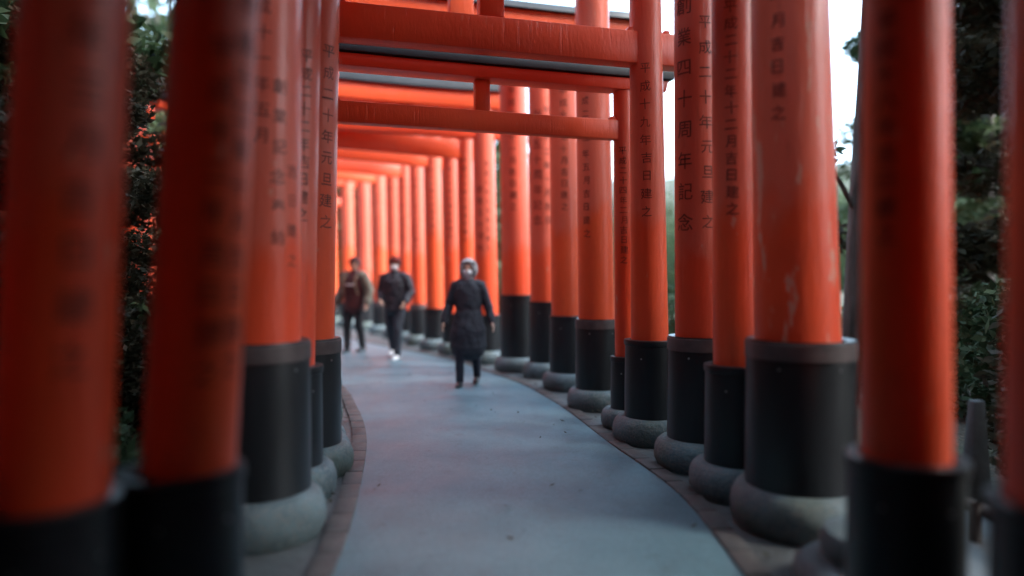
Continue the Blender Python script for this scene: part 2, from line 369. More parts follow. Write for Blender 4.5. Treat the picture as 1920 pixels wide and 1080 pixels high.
def strip(a, b, m, z, crown=0.):
    vs, fs = [], []
    for i in range(len(a)):
        for j in range(m + 1):
            t = j / m; p = a[i] * (1 - t) + b[i] * t; vs.append((p[0], p[1], z + crown * 4 * t * (1 - t)))
    for i in range(len(a) - 1):
        for j in range(m):
            q = i * (m + 1) + j; fs.append((q, q + 1, q + m + 2, q + m + 1))
    return vs, fs
path = obj('path', strip(ll, rl, 8, 0., .02), M['path'], smooth=True); tag(path, 'grey paved walkway curving left through the gates', None, kind='structure')
def normal(l):
    t = np.gradient(l, axis=0); t /= np.linalg.norm(t, axis=1)[:, None]; return np.stack([t[:, 1], -t[:, 0]], 1)
vr = obj('verge', strip(ll - normal(ll) * 1.6, ll, 4, -.008), M['verge']); tag(vr, 'damp dark concrete verge', None, kind='structure')
vr2 = obj('verge', strip(rl, rl + normal(rl) * 1.7, 4, -.008), M['verge']); tag(vr2, 'damp dark concrete verge', None, kind='structure')
# kerb of single brown pavers, each its own piece of the path
def kerb(line, sgn, width, length):
    seg = np.concatenate([[0], np.cumsum(np.linalg.norm(np.diff(line, axis=0), axis=1))]); nn = normal(line); s = seg[np.searchsorted(line[:, 1], 1.2)]; rr = random.Random(3)
    box = [bevel_box('kerb_paver', -length / 2 + .004, length / 2 - .004, -width / 2, width / 2, -.04, .012, .006) for _ in range(1)]
    box[0].materials.append(M['kerb'])
    while s < seg[-1] * .78:
        x = np.interp(s, seg, line[:, 0]); y = np.interp(s, seg, line[:, 1]); nx = np.interp(s, seg, nn[:, 0]); ny = np.interp(s, seg, nn[:, 1])
        o = obj('kerb_paver', box[0], None, path, (x + sgn * nx * width / 2, y + sgn * ny * width / 2, rr.uniform(-.003, .004)))
        o.rotation_euler = (rr.uniform(-.01, .01), rr.uniform(-.008, .008), math.atan2(nx, -ny) + rr.uniform(-.012, .012)); s += length
kerb(ll, -1, .125, .30); kerb(rl, 1, .125, .30)

# ------------------------------------------------------------------ terrain
def side_dist(x, y):
    d = np.hypot(cl[:, 0] - x, cl[:, 1] - y); i = int(np.argmin(d)); t = cl[min(i + 1, N - 1)] - cl[max(i - 1, 0)]
    s = t[0] * (y - cl[i, 1]) - t[1] * (x - cl[i, 0])      # >0: left of the path
    return d[i], (1 if s > 0 else -1)
def ground_z(x, y):
    d, s = side_dist(x, y)
    if s > 0: h = .30 * max(0, d - 3.2) if d < 30 else .30 * 26.8 + .1 * (d - 30)
    else: h = .03 * max(0, d - 3.0) + .16 * max(0, d - 30)
    n = math.sin(x * .35 + 1) * math.cos(y * .28) * .25 + math.sin(x * 1.3 + y * .9) * .06
    return -.016 + (h + n * min(1, max(0, d - 3) / 5) if d > 3 else 0) - .01 * min(1, max(0, d - 2))
def axis_pts(lo, hi, c0, c1, fine, coarse):
    a = list(np.arange(c0, c1, fine)); x = c0
    while x > lo: x -= coarse; a.insert(0, x)
    x = a[-1]
    while x < hi: x += coarse; a.append(x)
    return a
gx, gy = axis_pts(-110, 110, -14, 10, .5, 4), axis_pts(-40, 190, -6, 28, .5, 4)
gv = [(x, y, ground_z(x, y)) for y in gy for x in gx]; nx_ = len(gx)
gf = [(j * nx_ + i, j * nx_ + i + 1, (j + 1) * nx_ + i + 1, (j + 1) * nx_ + i) for j in range(len(gy) - 1) for i in range(nx_ - 1)]
g = obj('ground', (gv, gf), M['ground'], smooth=True); tag(g, 'dark forest floor rising to the left', None, kind='structure')

# ------------------------------------------------------------------ trees and shrubs
def leaves_mesh(name, clumps, n, size, mat, seed, flat=.5):
    """n leaf-sized faces scattered through the volume of the given clumps [(x,y,z,rx,ry,rz)]"""
    r = np.random.RandomState(seed); vol = np.array([c[3] * c[4] * c[5] for c in clumps]); k = r.choice(len(clumps), n, p=vol / vol.sum())
    cc = np.array(clumps)[k]; d = r.normal(size=(n, 3)); d /= np.linalg.norm(d, axis=1)[:, None]; rad = r.uniform(.25, 1, (n, 1)) ** .45
    p = cc[:, :3] + d * rad * cc[:, 3:]
    u = r.normal(size=(n, 3)); u[:, 2] *= flat; u /= np.linalg.norm(u, axis=1)[:, None]
    v = np.cross(u, r.normal(size=(n, 3))); v /= np.linalg.norm(v, axis=1)[:, None]
    s = (size * r.uniform(.5, 1.4, n))[:, None]
    V = np.stack([p - u * s, p + v * s * .42, p + u * s, p - v * s * .42], 1).reshape(-1, 3)
    me = bpy.data.meshes.new(name); me.vertices.add(4 * n); me.vertices.foreach_set('co', V.ravel())
    me.loops.add(4 * n); me.loops.foreach_set('vertex_index', np.arange(4 * n)); me.polygons.add(n)
    me.polygons.foreach_set('loop_start', np.arange(0, 4 * n, 4)); me.update(); me.validate(); me.materials.append(mat); return me
def limb_mesh(name, limbs, seg=9):
    vs, fs = [], []
    for pts, rs in limbs:
        b = len(vs); P = [Vector(p) for p in pts]
        for i, p in enumerate(P):
            t = (P[min(i + 1, len(P) - 1)] - P[max(i - 1, 0)]).normalized(); a = t.orthogonal().normalized()
            if abs(t.z) > .3: a = Vector((1, 0, 0)) - t * t.x; a.normalize()
            c = t.cross(a)
            for k in range(seg):
                an = 2 * math.pi * k / seg; vs.append(tuple(p + (a * math.cos(an) + c * math.sin(an)) * rs[i]))
        for i in range(len(P) - 1):
            for k in range(seg):
                q = (k + 1) % seg; fs.append((b + i * seg + k, b + i * seg + q, b + (i + 1) * seg + q, b + (i + 1) * seg + k))
    me = bpy.data.meshes.new(name); me.from_pydata(vs, [], fs); me.update(); me.shade_smooth(); me.materials.append(M['trunk']); return me
def tree_proto(seed, H, crown0, rad, n, size, mat, tr, lean=0.):
    r = random.Random(seed); limbs = []; clumps = []
    tp = [(lean * (z / H) * H + .12 * math.sin(z * .7 + seed), .1 * math.cos(z * .6), z) for z in np.linspace(-.3, H * .97, 10)]
    limbs.append((tp, [tr * (1.25 if i == 0 else 1) * (1 - .085 * i) for i in range(10)]))
    nb = 26
    for i in range(nb):
        f = i / nb; z = crown0 + (H - crown0) * f; a = i * 2.4 + r.uniform(-.4, .4); L = rad * (1 - .75 * f ** 1.3) * r.uniform(.6, 1.1)
        bx = lean * z; e = (bx + L * math.cos(a), L * math.sin(a), z + L * r.uniform(-.1, .35))
        limbs.append(([(bx, 0, z), (bx + (e[0] - bx) * .5, e[1] * .5, z + .1 * L), e], [tr * .22, tr * .14, tr * .04]))
        for q in range(3):
            g_ = .45 + .3 * q; s = rad * r.uniform(.16, .30)
            clumps.append((bx + (e[0] - bx) * g_ + r.uniform(-.2, .2), e[1] * g_ + r.uniform(-.2, .2), z + (e[2] - z) * g_ + r.uniform(-.1, .2), s, s, s * .6))
    clumps.append((lean * H, 0, H, rad * .2, rad * .2, rad * .4))
    return limb_mesh('trunk', limbs), leaves_mesh('crown', clumps, n, size, mat, seed)
protos = {
    'cedar': tree_proto(1, 13, 3.2, 2.8, 26000, .13, M['leaf'], .26),
    'oak': tree_proto(2, 9, 2.0, 3.3, 30000, .11, M['leaf2'], .20),
    'tall': tree_proto(6, 15, 6.6, 3.3, 26000, .14, M['leaf'], .24),  # crown set high to cut sun on the left pillars, sparing the right row
    'brown': tree_proto(3, 8, .9, 2.9, 30000, .10, M['leaf3'], .18),
    'far': tree_proto(4, 11, 1.0, 3.4, 9000, .26, M['leaf'], .25),
    'far2': tree_proto(5, 9, .8, 3.6, 9000, .26, M['leaf2'], .22),
}
def tree(kind, x, y, s=1., rz=0., label='', group=None, name='evergreen_tree', zz=None):
    t = thing(name, label, 'tree', (x, y, ground_z(x, y) if zz is None else zz), rz, group); t.scale = (s, s, s)
    a, b = protos[kind]; obj('trunk', a, None, t); obj('crown', b, None, t); return t
def bush_proto(seed, n, size, mat):
    r = random.Random(seed); cl_, st = [], []
    for i in range(11):
        a = r.uniform(0, 6.3); d = r.uniform(0, .55); z = r.uniform(.35, 1.05); e = (d * math.cos(a), d * math.sin(a), z); st.append(([(0, 0, -.05), (e[0] * .5, e[1] * .5, z * .6), e], [.025, .015, .006]))
        s = r.uniform(.22, .38); cl_.append((*e, s, s, s * .8))
    for i in range(6): cl_.append((r.uniform(-.5, .5), r.uniform(-.5, .5), .25, .35, .35, .25))
    return limb_mesh('stems', st, 6), leaves_mesh('foliage', cl_, n, size, mat, seed)
bushes = [bush_proto(11, 5200, .055, M['leaf']), bush_proto(12, 5200, .06, M['leaf2']), bush_proto(13, 5200, .055, M['leaf3'])]
def bush(k, x, y, s, label, group, rz=0.):
    t = thing('shrub', label, 'shrub', (x, y, ground_z(x, y)), rz, group); t.scale = (s, s, s * 1.05)
    obj('stems', bushes[k][0], None, t); obj('foliage', bushes[k][1], None, t); return t
GT = 'trees around the path'
# right side
tl = thing('leaning_tree', 'grey leaning trunk in the gap right of the thickest pillar', 'tree', (*at(1600, 165), ground_z(*at(1600, 165))), R(10), GT)
obj('trunk', limb_mesh('trunk', [([(-.06, 0, -.3), (-.02, 0, .8), (.02, 0, 1.8), (.09, .02, 2.9), (.16, 0, 4.2), (.22, 0, 5.8)], [.12, .1, .095, .09, .08, .05]),
     ([(.0, 0, 2.2), (-.22, -.05, 2.5), (-.5, 0, 2.8)], [.035, .025, .01]), ([(.15, 0, 3.9), (.6, .2, 4.6), (1.1, .3, 5.0)], [.04, .03, .015])], 12), None, tl)
obj('crown', leaves_mesh('crown', [(.3, 0, 5.9, 1.0, 1.0, .6), (1.1, .3, 5.1, .6, .6, .4), (-.5, 0, 2.85, .3, .3, .18), (-.4, .3, 5.2, .7, .7, .4)], 5000, .08, M['leaf'], 5), None, tl)
tree('oak', 7.6, 12.2, .62, 1., 'leafy pale green tree low behind the leaning trunk', GT, 'broadleaf_tree')
tree('oak', 5.4, 16.5, .42, 2., 'small pale green tree seen between right hand pillars', GT, 'broadleaf_tree')
tree('cedar', 7.6, 11.2, .7, .4, 'dark cedar between the two rightmost near pillars', GT)
tree('brown', 2.75, 1.35, .35, 2., 'unseen small bushy tree added to shade the darkest right gate', GT, 'broadleaf_tree')  # added out of frame to darken the pillar at the right edge
tree('tall', 3.9, 2.4, .85, 4., 'unseen high crowned cedar added for shade over the nearest right gates', GT)  # added out of frame, overhead shade for the near left pillars
tree('tall', -3.8, 3.0, .85, 2., 'unseen high crowned cedar added for shade over the nearest left gates', GT)  # left counterpart, also added only for overhead shade
tree('brown', 6.5, 8.1, .8, 2.3, 'brown green tree behind the rightmost dark pillars', GT, 'broadleaf_tree')
tree('brown', 4.9, 3.9, .5, .3, 'low brown green tree at the far right edge', GT, 'broadleaf_tree')
tree('cedar', 8.5, 5.5, .8, 3., 'taller dark cedar beyond the right edge trees', GT)
tree('tall', 5.3, 3.1, .9, 1.5, 'unseen bare stemmed cedar added for shade, high crown over the nearest right pillars', GT)  # placed out of frame to block sun from the near left pillars
for i, (x, y, s, k) in enumerate([(4.2, 5.2, .9, 2), (4.6, 6.2, 1.1, 0), (5.2, 7.6, 1.1, 1), (4.6, 9.2, 1.0, 1), (3.9, 11, 1.0, 0), (3.4, 12.6, 1.1, 1), (3.7, 4.5, .7, 2), (2.6, 13.6, 1.1, 0), (1.2, 15.6, 1.3, 1), (-.4, 17.6, 1.3, 0)]):
    bush(k, x, y, s, ['olive shrub low between the rightmost two black sleeves', 'dark shrub behind the rightmost full pillar', 'light green shrub right of the thickest pillar', 'light green shrub in the gap behind thick right pillar',
        'dark shrub behind the right row of pillars', 'light green shrub behind the right row of pillars', 'small brown shrub at the right picture edge', 'dark shrub seen beside the broad pillar', 'light green shrub in the narrow gap above the coated walker', 'dark shrub beyond the bend behind the pillars'][i], 'shrubs outside the gates', i)
# left side: dense
left = [('brown', -4.15, 6.6, .45), ('brown', -3.45, 5.5, .36), ('cedar', -5.2, 6.0, .8), ('brown', -4.6, 4.3, .55), ('oak', -7.5, 8.5, .8), ('cedar', -9.5, 11.5, 1.0), ('cedar', -4.8, 1.6, .9), ('brown', -6.4, 4.9, .9), ('cedar', -12, 7, 1.1)]
ll_ = ['lowest brown tree filling the left gap between blurred pillars', 'small brown tree in front of the second row of gates', 'dark cedar in the gap between the two left blurred pillars', 'brown leaved tree low in the left gap', 'green tree on the left bank behind the second tunnel', 'tall cedar high on the left bank', 'dark cedar left of the frame edge', 'brown green tree halfway up the left bank', 'highest cedar on the far left bank']
for i, (k, x, y, s) in enumerate(left): tree(k, x, y, s, i * 1.3, ll_[i], GT)
for i, (x, y, s, k) in enumerate([(-2.7, 3.7, .8, 2), (-3.1, 4.7, .9, 0), (-3.6, 5.4, 1.1, 2), (-3.2, 6.6, 1.0, 0), (-3.9, 3.6, 1.0, 0)]):
    bush(k, x, y, s, ['brown green shrub in the left gap beside the second pillar', 'dark shrub deep in the left gap', 'olive shrub on the bank in the left gap', 'dark shrub hidden behind the near left pillars', 'dark shrub at left edge below the cedar'][i], 'shrubs outside the gates', i * 2)
# unseen trees added overhead and behind to shade the near gates; woods beyond
for i, (kk, x, y, s, lb) in enumerate([('brown', -5.1, 2.2, .85, 'broad brown tree crowding the left side of the nearest gates'), ('brown', -4.7, .2, .9, 'broad tree just left of the viewpoint'), ('brown', -4.8, -2.0, .95, 'broad tree left of the path behind the viewpoint'),
        ('tall', 4.9, .9, .9, 'broad brown tree right of the nearest gates'), ('tall', 5.2, -1.2, .95, 'broad tree just right of the viewpoint'), ('tall', 5.0, -3.6, .95, 'broad tree right of the path behind the viewpoint'), ('brown', .3, -4.6, 1., 'broad tree closing the path behind the viewpoint')]):
    tree(kk, x, y, s, i * 1.7, lb.replace('broad brown tree', 'tall cedar').replace('broad tree', 'tall cedar') if kk == 'tall' else lb, GT, 'evergreen_tree' if kk == 'tall' else 'broadleaf_tree')
for i, (k, x, y, s, lb) in enumerate([('cedar', -5.2, -.2, .85, 'unseen cedar added for shade at left of the viewpoint close to the tunnel'), ('cedar', 0.2, -3.6, 1.0, 'unseen cedar added to hang its shading crown over the tunnel behind the viewpoint'), ('cedar', -3.4, -1.6, .8, 'unseen cedar added left of the viewpoint to shade the near gates'), ('cedar', 0.6, -6.5, 1., 'unseen cedar added for shade behind the viewpoint')]):  # unseen cedars that block sky light from behind
    tree(k, x, y, s, i, lb, GT)
def wood(name, label, a0, a1, d0, d1, n, h0, h1, leafn, seed, mat, lsz=.17):
    r_ = random.Random(seed); cl2, lm = [], []
    for i in range(n):
        a = R(a0 + (a1 - a0) * (i + r_.random()) / n); d = r_.uniform(d0, d1); x, y = d * math.sin(a), d * math.cos(a); z = ground_z(x, y); H = r_.uniform(h0, h1) * d / d0
        lm.append(([(x, y, z - .5), (x, y, z + H * .5), (x + .2, y, z + H * .95)], [.2, .14, .04]))
        for q in range(9):
            f = .12 + .85 * q / 8; w_ = H * .26 * (1.15 - f) + .25; cl2.append((x + r_.uniform(-w_, w_) * .7, y + r_.uniform(-w_, w_) * .7, z + H * f, w_, w_, w_ * .7))
    me = leaves_mesh(name, cl2, leafn, lsz, mat, seed); tk = limb_mesh('t', lm, 6)
    bm = bmesh.new(); bm.from_mesh(me); nf = len(bm.faces); bm.from_mesh(tk); bm.faces.ensure_lookup_table()
    for f in bm.faces[nf:]: f.material_index = 1
    bm.to_mesh(me); bm.free(); me.materials.append(M['trunk'])
    tag(obj(name, me), label, None, kind='stuff')
wood('far_wood', 'hazy far treeline seen between the right hand pillars', -4, 42, 38, 50, 60, 4.6, 6.4, 90000, 5, M['leaf2'])
wood('hillside_wood', 'dark forest covering the left hillside', -62, -4, 26, 42, 60, 11, 15, 110000, 6, M['leaf'], .36)
wood('unseen_shade_wood', 'unseen forest added behind the viewpoint to block sky light', 118, 250, 8, 16, 60, 9, 13, 120000, 8, M['leaf'], .3)  # added out of view to cut sky light on the near pillars
# second tunnel on the left bank, seen through the left gap
for i, (x, y) in enumerate([(-4.9, 8.1), (-5.6, 9.6), (-6.3, 11.1), (-7.0, 12.6)]):
    z = ground_z(x, y)
    gate((x - 1.7, y + .25), (x + .6, y - .25), .12, (.6, .16), (2.6, 2.75), 3.05, ('nearest', 'second', 'third', 'farthest')[i] + ' small torii gate of the second row on the left bank', 'second row of torii on the left bank', seed=70 + i, base_z=z + .35)

# ------------------------------------------------------------------ small things
ft = thing('stone_footing', 'empty two tiered granite footing left of the rightmost full pillar', 'stone footing', (1.63, 3.06, -.02))
obj('lower_tier', lathe([(.30, -.03), (.34, 0), (.36, .06), (.35, .13), (.30, .17), (.1, .172)], 36, None, .02, 3, name='footing'), M['stone'], ft)
obj('upper_tier', lathe([(.20, .174), (.235, .19), (.245, .25), (.225, .30), (.17, .32), (.05, .323)], 36, None, .02, 4, name='footing'), M['stone'], ft)
mk = obj('stone_marker', bevel_box('marker', -.075, .075, -.07, .07, -.1, .66, .012, 1, 0, .035, -.04), M['verge'], None, (2.92, 4.35, ground_z(2.92, 4.35)))
tag(mk, 'tapered grey stone marker standing behind the rightmost full pillar', 'stone marker')
rail = thing('low_rail', 'low dark wooden rail running along the ground at far right', 'rail', (2.55, 3.6, 0), R(94))
obj('rail_bar', limb_mesh('bar', [([(-1.2, 0, .16), (0, .01, .15), (1.4, 0, .165)], [.035, .035, .033])], 12), None, rail)
for q in (-1.0, .1, 1.2): obj('rail_post', limb_mesh('post', [([(q, 0.06, -.1), (q, .06, .2)], [.03, .028])], 10), None, rail)
lf = []
rl_ = random.Random(9)
for i in range(260):
    y = rl_.uniform(2.2, 13); sd_ = rl_.choice((-1, 1)); i0 = int(np.searchsorted(rl[:, 1], y)); x = (rl[i0, 0] + rl_.uniform(.15, .6)) if sd_ > 0 else (np.interp(y, ll[:, 1], ll[:, 0]) - rl_.uniform(.13, .5))
    if rl_.random() < .2: x = np.interp(y, ll[:, 1], ll[:, 0]) + rl_.uniform(.05, 2)
    a = rl_.uniform(0, 6.3); s = rl_.uniform(.015, .03); lf.append((x, y, a, s))
vs, fs = [], []
for (x, y, a, s) in lf:
    b = len(vs); c_, s_ = math.cos(a) * s, math.sin(a) * s
    vs += [(x - c_, y - s_, .024), (x + s_ * .5, y - c_ * .5, .03), (x + c_, y + s_, .036), (x - s_ * .5, y + c_ * .5, .026)]; fs.append((b, b + 1, b + 2, b + 3))
o = obj('fallen_leaves', (vs, fs), M['leaf3']); tag(o, 'small brown fallen leaves along the path edges', 'leaves', kind='stuff')

# ------------------------------------------------------------------ people
def solid(name, c, rough=.75, c2=None, scale=12, bump=.3, dist=.006):
    return simple(name, c, c2 or tuple(v * 1.5 for v in c), rough, scale, bump, dist)
SK = solid('skin', (.50, .30, .22), .5, (.56, .34, .26), 6, .1)
def loft(vs, fs, pts, rad, seg=20, ref=(0, 1, 0), cap=True):
    """tube through pts, rad = [(rx, ry)]; rounded ends"""
    P = [Vector(p) for p in pts]; b = len(vs); n = len(P)
    rows = []
    T = [(P[min(i + 1, n - 1)] - P[max(i - 1, 0)]).normalized() for i in range(n)]
    items = []
    if cap:
        r0 = min(rad[0]); r1 = min(rad[-1])
        for q in (80, 55, 28): items.append((P[0] - T[0] * r0 * math.sin(R(q)), T[0], tuple(x * math.cos(R(q)) for x in rad[0])))
    for i in range(n): items.append((P[i], T[i], rad[i] if isinstance(rad[i], tuple) else (rad[i],) * 2))
    if cap:
        for q in (28, 55, 80): items.append((P[-1] + T[-1] * r1 * math.sin(R(q)), T[-1], tuple(x * math.cos(R(q)) for x in rad[-1])))
    for (p, t, (rx, ry)) in items:
        y = Vector(ref) - t * Vector(ref).dot(t)
        if y.length < 1e-3: y = t.orthogonal()
        y.normalize(); x = y.cross(t)
        for k in range(seg):
            a = 2 * math.pi * k / seg; vs.append(tuple(p + x * rx * math.cos(a) + y * ry * math.sin(a)))
    m = len(items)
    for j in range(m - 1):
        for k in range(seg):
            q = (k + 1) % seg; fs.append((b + j * seg + k, b + j * seg + q, b + (j + 1) * seg + q, b + (j + 1) * seg + k))
    fs.append(tuple(b + k for k in range(seg))[::-1]); fs.append(tuple(b + (m - 1) * seg + k for k in range(seg)))
def rr2(l): return [(x if isinstance(x, tuple) else (x, x)) for x in l]
def fuse(name, vs, fs, voxel, mat, parent, smooth=4, wr=0., seed=0):
    """fuse overlapping lofts into one continuous skin"""
    me = bpy.data.meshes.new(name); me.from_pydata(vs, [], fs); o = bpy.data.objects.new(name, me); C.objects.link(o)
    m = o.modifiers.new('r', 'REMESH'); m.mode = 'VOXEL'; m.voxel_size = voxel
    s = o.modifiers.new('s', 'SMOOTH'); s.factor = .5; s.iterations = smooth
    if wr:
        tx = bpy.data.textures.new('folds', 'CLOUDS'); tx.noise_scale = .09; d = o.modifiers.new('d', 'DISPLACE'); d.texture = tx; d.strength = wr; d.mid_level = .5; d.texture_coords = 'LOCAL'
    dg = bpy.context.evaluated_depsgraph_get(); dg.update(); me2 = bpy.data.meshes.new_from_object(o.evaluated_get(dg)); bpy.data.objects.remove(o)
    me2.materials.clear(); me2.materials.append(mat); me2.shade_smooth(); me2.name = name
    return obj(name, me2, None, parent)
def person(label, loc, rz, H, pose, coat, coat_len, trouser, shoe, style, seed):
    t = thing('person', label, 'person', loc, rz, 'walkers on the path'); k = H / 1.72; t.scale = (k, k, k)
    sr, sl_ = pose['stride']                     # y of left and right foot (front is -y)
    hip = [Vector((s * .095, 0, .92)) for s in (-1, 1)]
    foot = [Vector((-.10, sr, .085)), Vector((.10, sl_, .085))]
    lift = pose.get('lift', (0, 0)); foot[0].z += lift[0]; foot[1].z += lift[1]
    knee = [(hip[i] + foot[i]) / 2 + Vector((0, -.05 - lift[i] * .6, .02)) for i in (0, 1)]
    sho = [Vector((s * style.get('sho', .185), .0, 1.40)) for s in (-1, 1)]
    elb = [Vector(e) for e in pose['elbow']]; wri = [Vector(e) for e in pose['wrist']]
    # body
    vs, fs = [], []
    loft(vs, fs, [(0, .0, .90), (0, .0, 1.0), (0, -.005, 1.12), (0, 0, 1.26), (0, .005, 1.36), (0, .005, 1.43)], rr2([(.155, .105), (.145, .10), (.125, .09), (.155, .105), (.165, .09), (.08, .06)]), 24)
    loft(vs, fs, [(0, .01, 1.40), (0, 0, 1.52)], rr2([.058, .055]))
    loft(vs, fs, [(0, -.022, 1.505), (0, -.028, 1.53), (0, -.012, 1.56), (0, 0, 1.60), (0, .005, 1.64), (0, .008, 1.675)], rr2([(.034, .040), (.052, .064), (.066, .086), (.074, .095), (.074, .094), (.058, .074)]), 24)
    loft(vs, fs, [(0, -.098, 1.612), (0, -.112, 1.588), (0, -.117, 1.576)], rr2([(.008, .008), (.011, .012), (.015, .011)]), 10)
    for s in (-1, 1):
        loft(vs, fs, [(s * .078, .008, 1.615), (s * .082, .012, 1.575)], rr2([(.010, .020), (.008, .013)]), 10)
    loft(vs, fs, [(-.02, -.086, 1.545), (.02, -.086, 1.545)], rr2([(.007, .007)] * 2), 8)
    for i, s in enumerate((-1, 1)):
        loft(vs, fs, [sho[i] - Vector((s * .06, 0, 0)), sho[i], elb[i], (elb[i] + wri[i]) / 2, wri[i]], rr2([.05, .052, .040, .036, .027]))
        loft(vs, fs, [hip[i], (hip[i] + knee[i]) / 2, knee[i], (knee[i] * .6 + foot[i] * .4) + Vector((0, .02, 0)), foot[i]], rr2([.085, .078, .056, .055, .037]))
        loft(vs, fs, [foot[i] + Vector((0, .04, -.045)), foot[i] + Vector((0, -.06, -.045)), foot[i] + Vector((0, -.15, -.055))], rr2([(.032, .034), (.038, .034), (.034, .022)]))
        d = (wri[i] - elb[i]).normalized(); fw = Vector((0, -1, 0)); fw = (fw - d * fw.dot(d)).normalized(); out = d.cross(fw)
        pc = wri[i] + d * .045
        loft(vs, fs, [wri[i], pc, wri[i] + d * .085], rr2([(.024, .020), (.020, .038), (.018, .040)]), 14, ref=tuple(fw))
        for q, (off, ln) in enumerate(((.031, .070), (.0105, .078), (-.0105, .073), (-.031, .057))):
            b = wri[i] + d * .085 + fw * off; inn = Vector((-s, 0, 0)) * .012
            loft(vs, fs, [b - d * .02, b + d * ln * .45 + inn * .3, b + d * ln * .8 + inn, b + d * ln + inn * 2], rr2([.0088, .0085, .0080, .0070]), 8)
        b = wri[i] + d * .03 + fw * .026
        loft(vs, fs, [b - fw * .01, b + fw * .022 + d * .022, b + fw * .028 + d * .055], rr2([.0115, .0105, .009]), 8)
    body = fuse('body', vs, fs, .0065, SK, t, 2)
    dark = style['hair_mat']
    for s in (-1, 1):
        e = lathe([(.0001, -.010), (.008, -.006), (.010, 0), (.008, .006), (.0001, .010)], 12, name='eye'); obj('eye', e, M_eye, body, (s * .030, -.088, 1.607))
        bw = bevel_box('eyebrow', -.016, .016, -.003, .003, -.0025, .0025, .0015); obj('eyebrow', bw, dark, body, (s * .031, -.098, 1.632))
    # coat with sleeves
    cm = coat; L = coat_len; vs, fs = [], []
    zb = L; w1 = style.get('hem', .19); d1 = style.get('hemd', .15)
    zz = [zb, zb + (1.0 - zb) * .5 if zb < .95 else zb + .04, 1.05, 1.2, 1.33, 1.41, 1.455]; pf = style.get('puff', 0)
    loft(vs, fs, [(0, 0, z) for z in zz], rr2([(w1, d1), (w1 * .97, d1 * .98), (.175 + pf, .135 + pf), (.19 + pf, .145 + pf), (.20 + pf * .8, .135 + pf), (.155, .105), (.085, .08)]), 28)
    sp = style.get('sleeve', .062)
    for i, s in enumerate((-1, 1)):
        cuff = wri[i] + (elb[i] - wri[i]).normalized() * .0
        loft(vs, fs, [sho[i] - Vector((s * .05, 0, 0)), sho[i] + Vector((s * .005, 0, -.01)), (sho[i] + elb[i]) / 2, elb[i], (elb[i] + cuff) / 2, cuff], rr2([sp * 1.05, sp * 1.12, sp * 1.05, sp * .95, sp * .9, sp * .82]))
    if not style.get('split_sleeves'):
        fuse('coat' if L < .75 else 'jacket', vs, fs, .011, cm, t, 3, style.get('wr', .02), seed)
    else:
        n0 = 0; v1, f1 = [], []
        loft(v1, f1, [(0, 0, z) for z in zz], rr2([(w1, d1), (w1 * .97, d1 * .98), (.175 + pf, .135 + pf), (.19 + pf, .145 + pf), (.20 + pf * .8, .135 + pf), (.155, .105), (.085, .08)]), 28)
        jk = fuse('jacket', v1, f1, .011, cm, t, 3, .02)
        for i, s in enumerate((-1, 1)):
            v1, f1 = [], []
            loft(v1, f1, [sho[i] - Vector((s * .03, 0, 0)), sho[i] + Vector((s * .005, 0, -.01)), (sho[i] + elb[i]) / 2, elb[i], (elb[i] + wri[i]) / 2, wri[i]], rr2([sp * 1.1, sp * 1.18, sp * 1.08, sp, sp * .95, sp * .85]))
            fuse('sleeve', v1, f1, .011, style['split_sleeves'], jk, 3, .02)
        # pale chest stripe following the jacket front
        v1, f1 = [], []
        loft(v1, f1, [(x, -.150 - pf + 4.2 * x * x * .9, 1.235) for x in np.linspace(-.12, .12, 9)], rr2([(.008, .020)] * 9), 10, ref=(0, 0, 1)); obj('chest_stripe', (v1, f1), style['stripe'], jk, smooth=True)
    # collar
    cu = lathe([(.070, 1.43), (.078, 1.455), (.074, 1.50), (.062, 1.505), (.060, 1.46)], 28, None, .02, seed, False, 'collar'); obj('collar', cu, style.get('collar', cm), t)
    # trousers
    vs, fs = [], []; tw = style.get('tw', 1.)
    loft(vs, fs, [(0, 0, .84), (0, 0, .98)], rr2([(.165, .12), (.155, .11)]), 24)
    for i in (0, 1):
        end = foot[i] + Vector((0, .005, .0)); loft(vs, fs, [hip[i] + Vector((0, 0, -.02)), (hip[i] + knee[i]) / 2, knee[i], (knee[i] + end) / 2 + Vector((0, .01, 0)), end], rr2([.092, .088 * tw, .070 * tw, .062 * tw, .054 * tw]), cap=True)
    fuse('trousers', vs, fs, .010, trouser, t, 3, .015)
    for i in (0, 1):
        vs, fs = [], []; f = foot[i]
        loft(vs, fs, [f + Vector((0, .050, -.042)), f + Vector((0, -.01, -.035)), f + Vector((0, -.09, -.048)), f + Vector((0, -.165, -.056))], rr2([(.040, .042), (.042, .048), (.048, .036), (.038, .026)]))
        loft(vs, fs, [f + Vector((0, 0, -.03)), f + Vector((0, .005, .03))], rr2([.045, .045]))
        fuse('shoe', vs, fs, .008, shoe, t, 2)
    # head wear
    def cap_shell(name, mat, rx, ry, rz_, zc, cond, th, parent, yc=0.):
        bm = bmesh.new(); bmesh.ops.create_uvsphere(bm, u_segments=36, v_segments=24, radius=1)
        bmesh.ops.delete(bm, geom=[v for v in bm.verts if not cond(v.co)], context='VERTS')
        for v in bm.verts: v.co = Vector((v.co.x * rx, v.co.y * ry + yc, v.co.z * rz_ + zc))
        bmesh.ops.recalc_face_normals(bm, faces=bm.faces); bmesh.ops.solidify(bm, geom=bm.faces[:], thickness=-th)
        me = bpy.data.meshes.new(name); bm.to_mesh(me); bm.free(); me.shade_smooth(); me.materials.append(mat); return obj(name, me, None, parent)
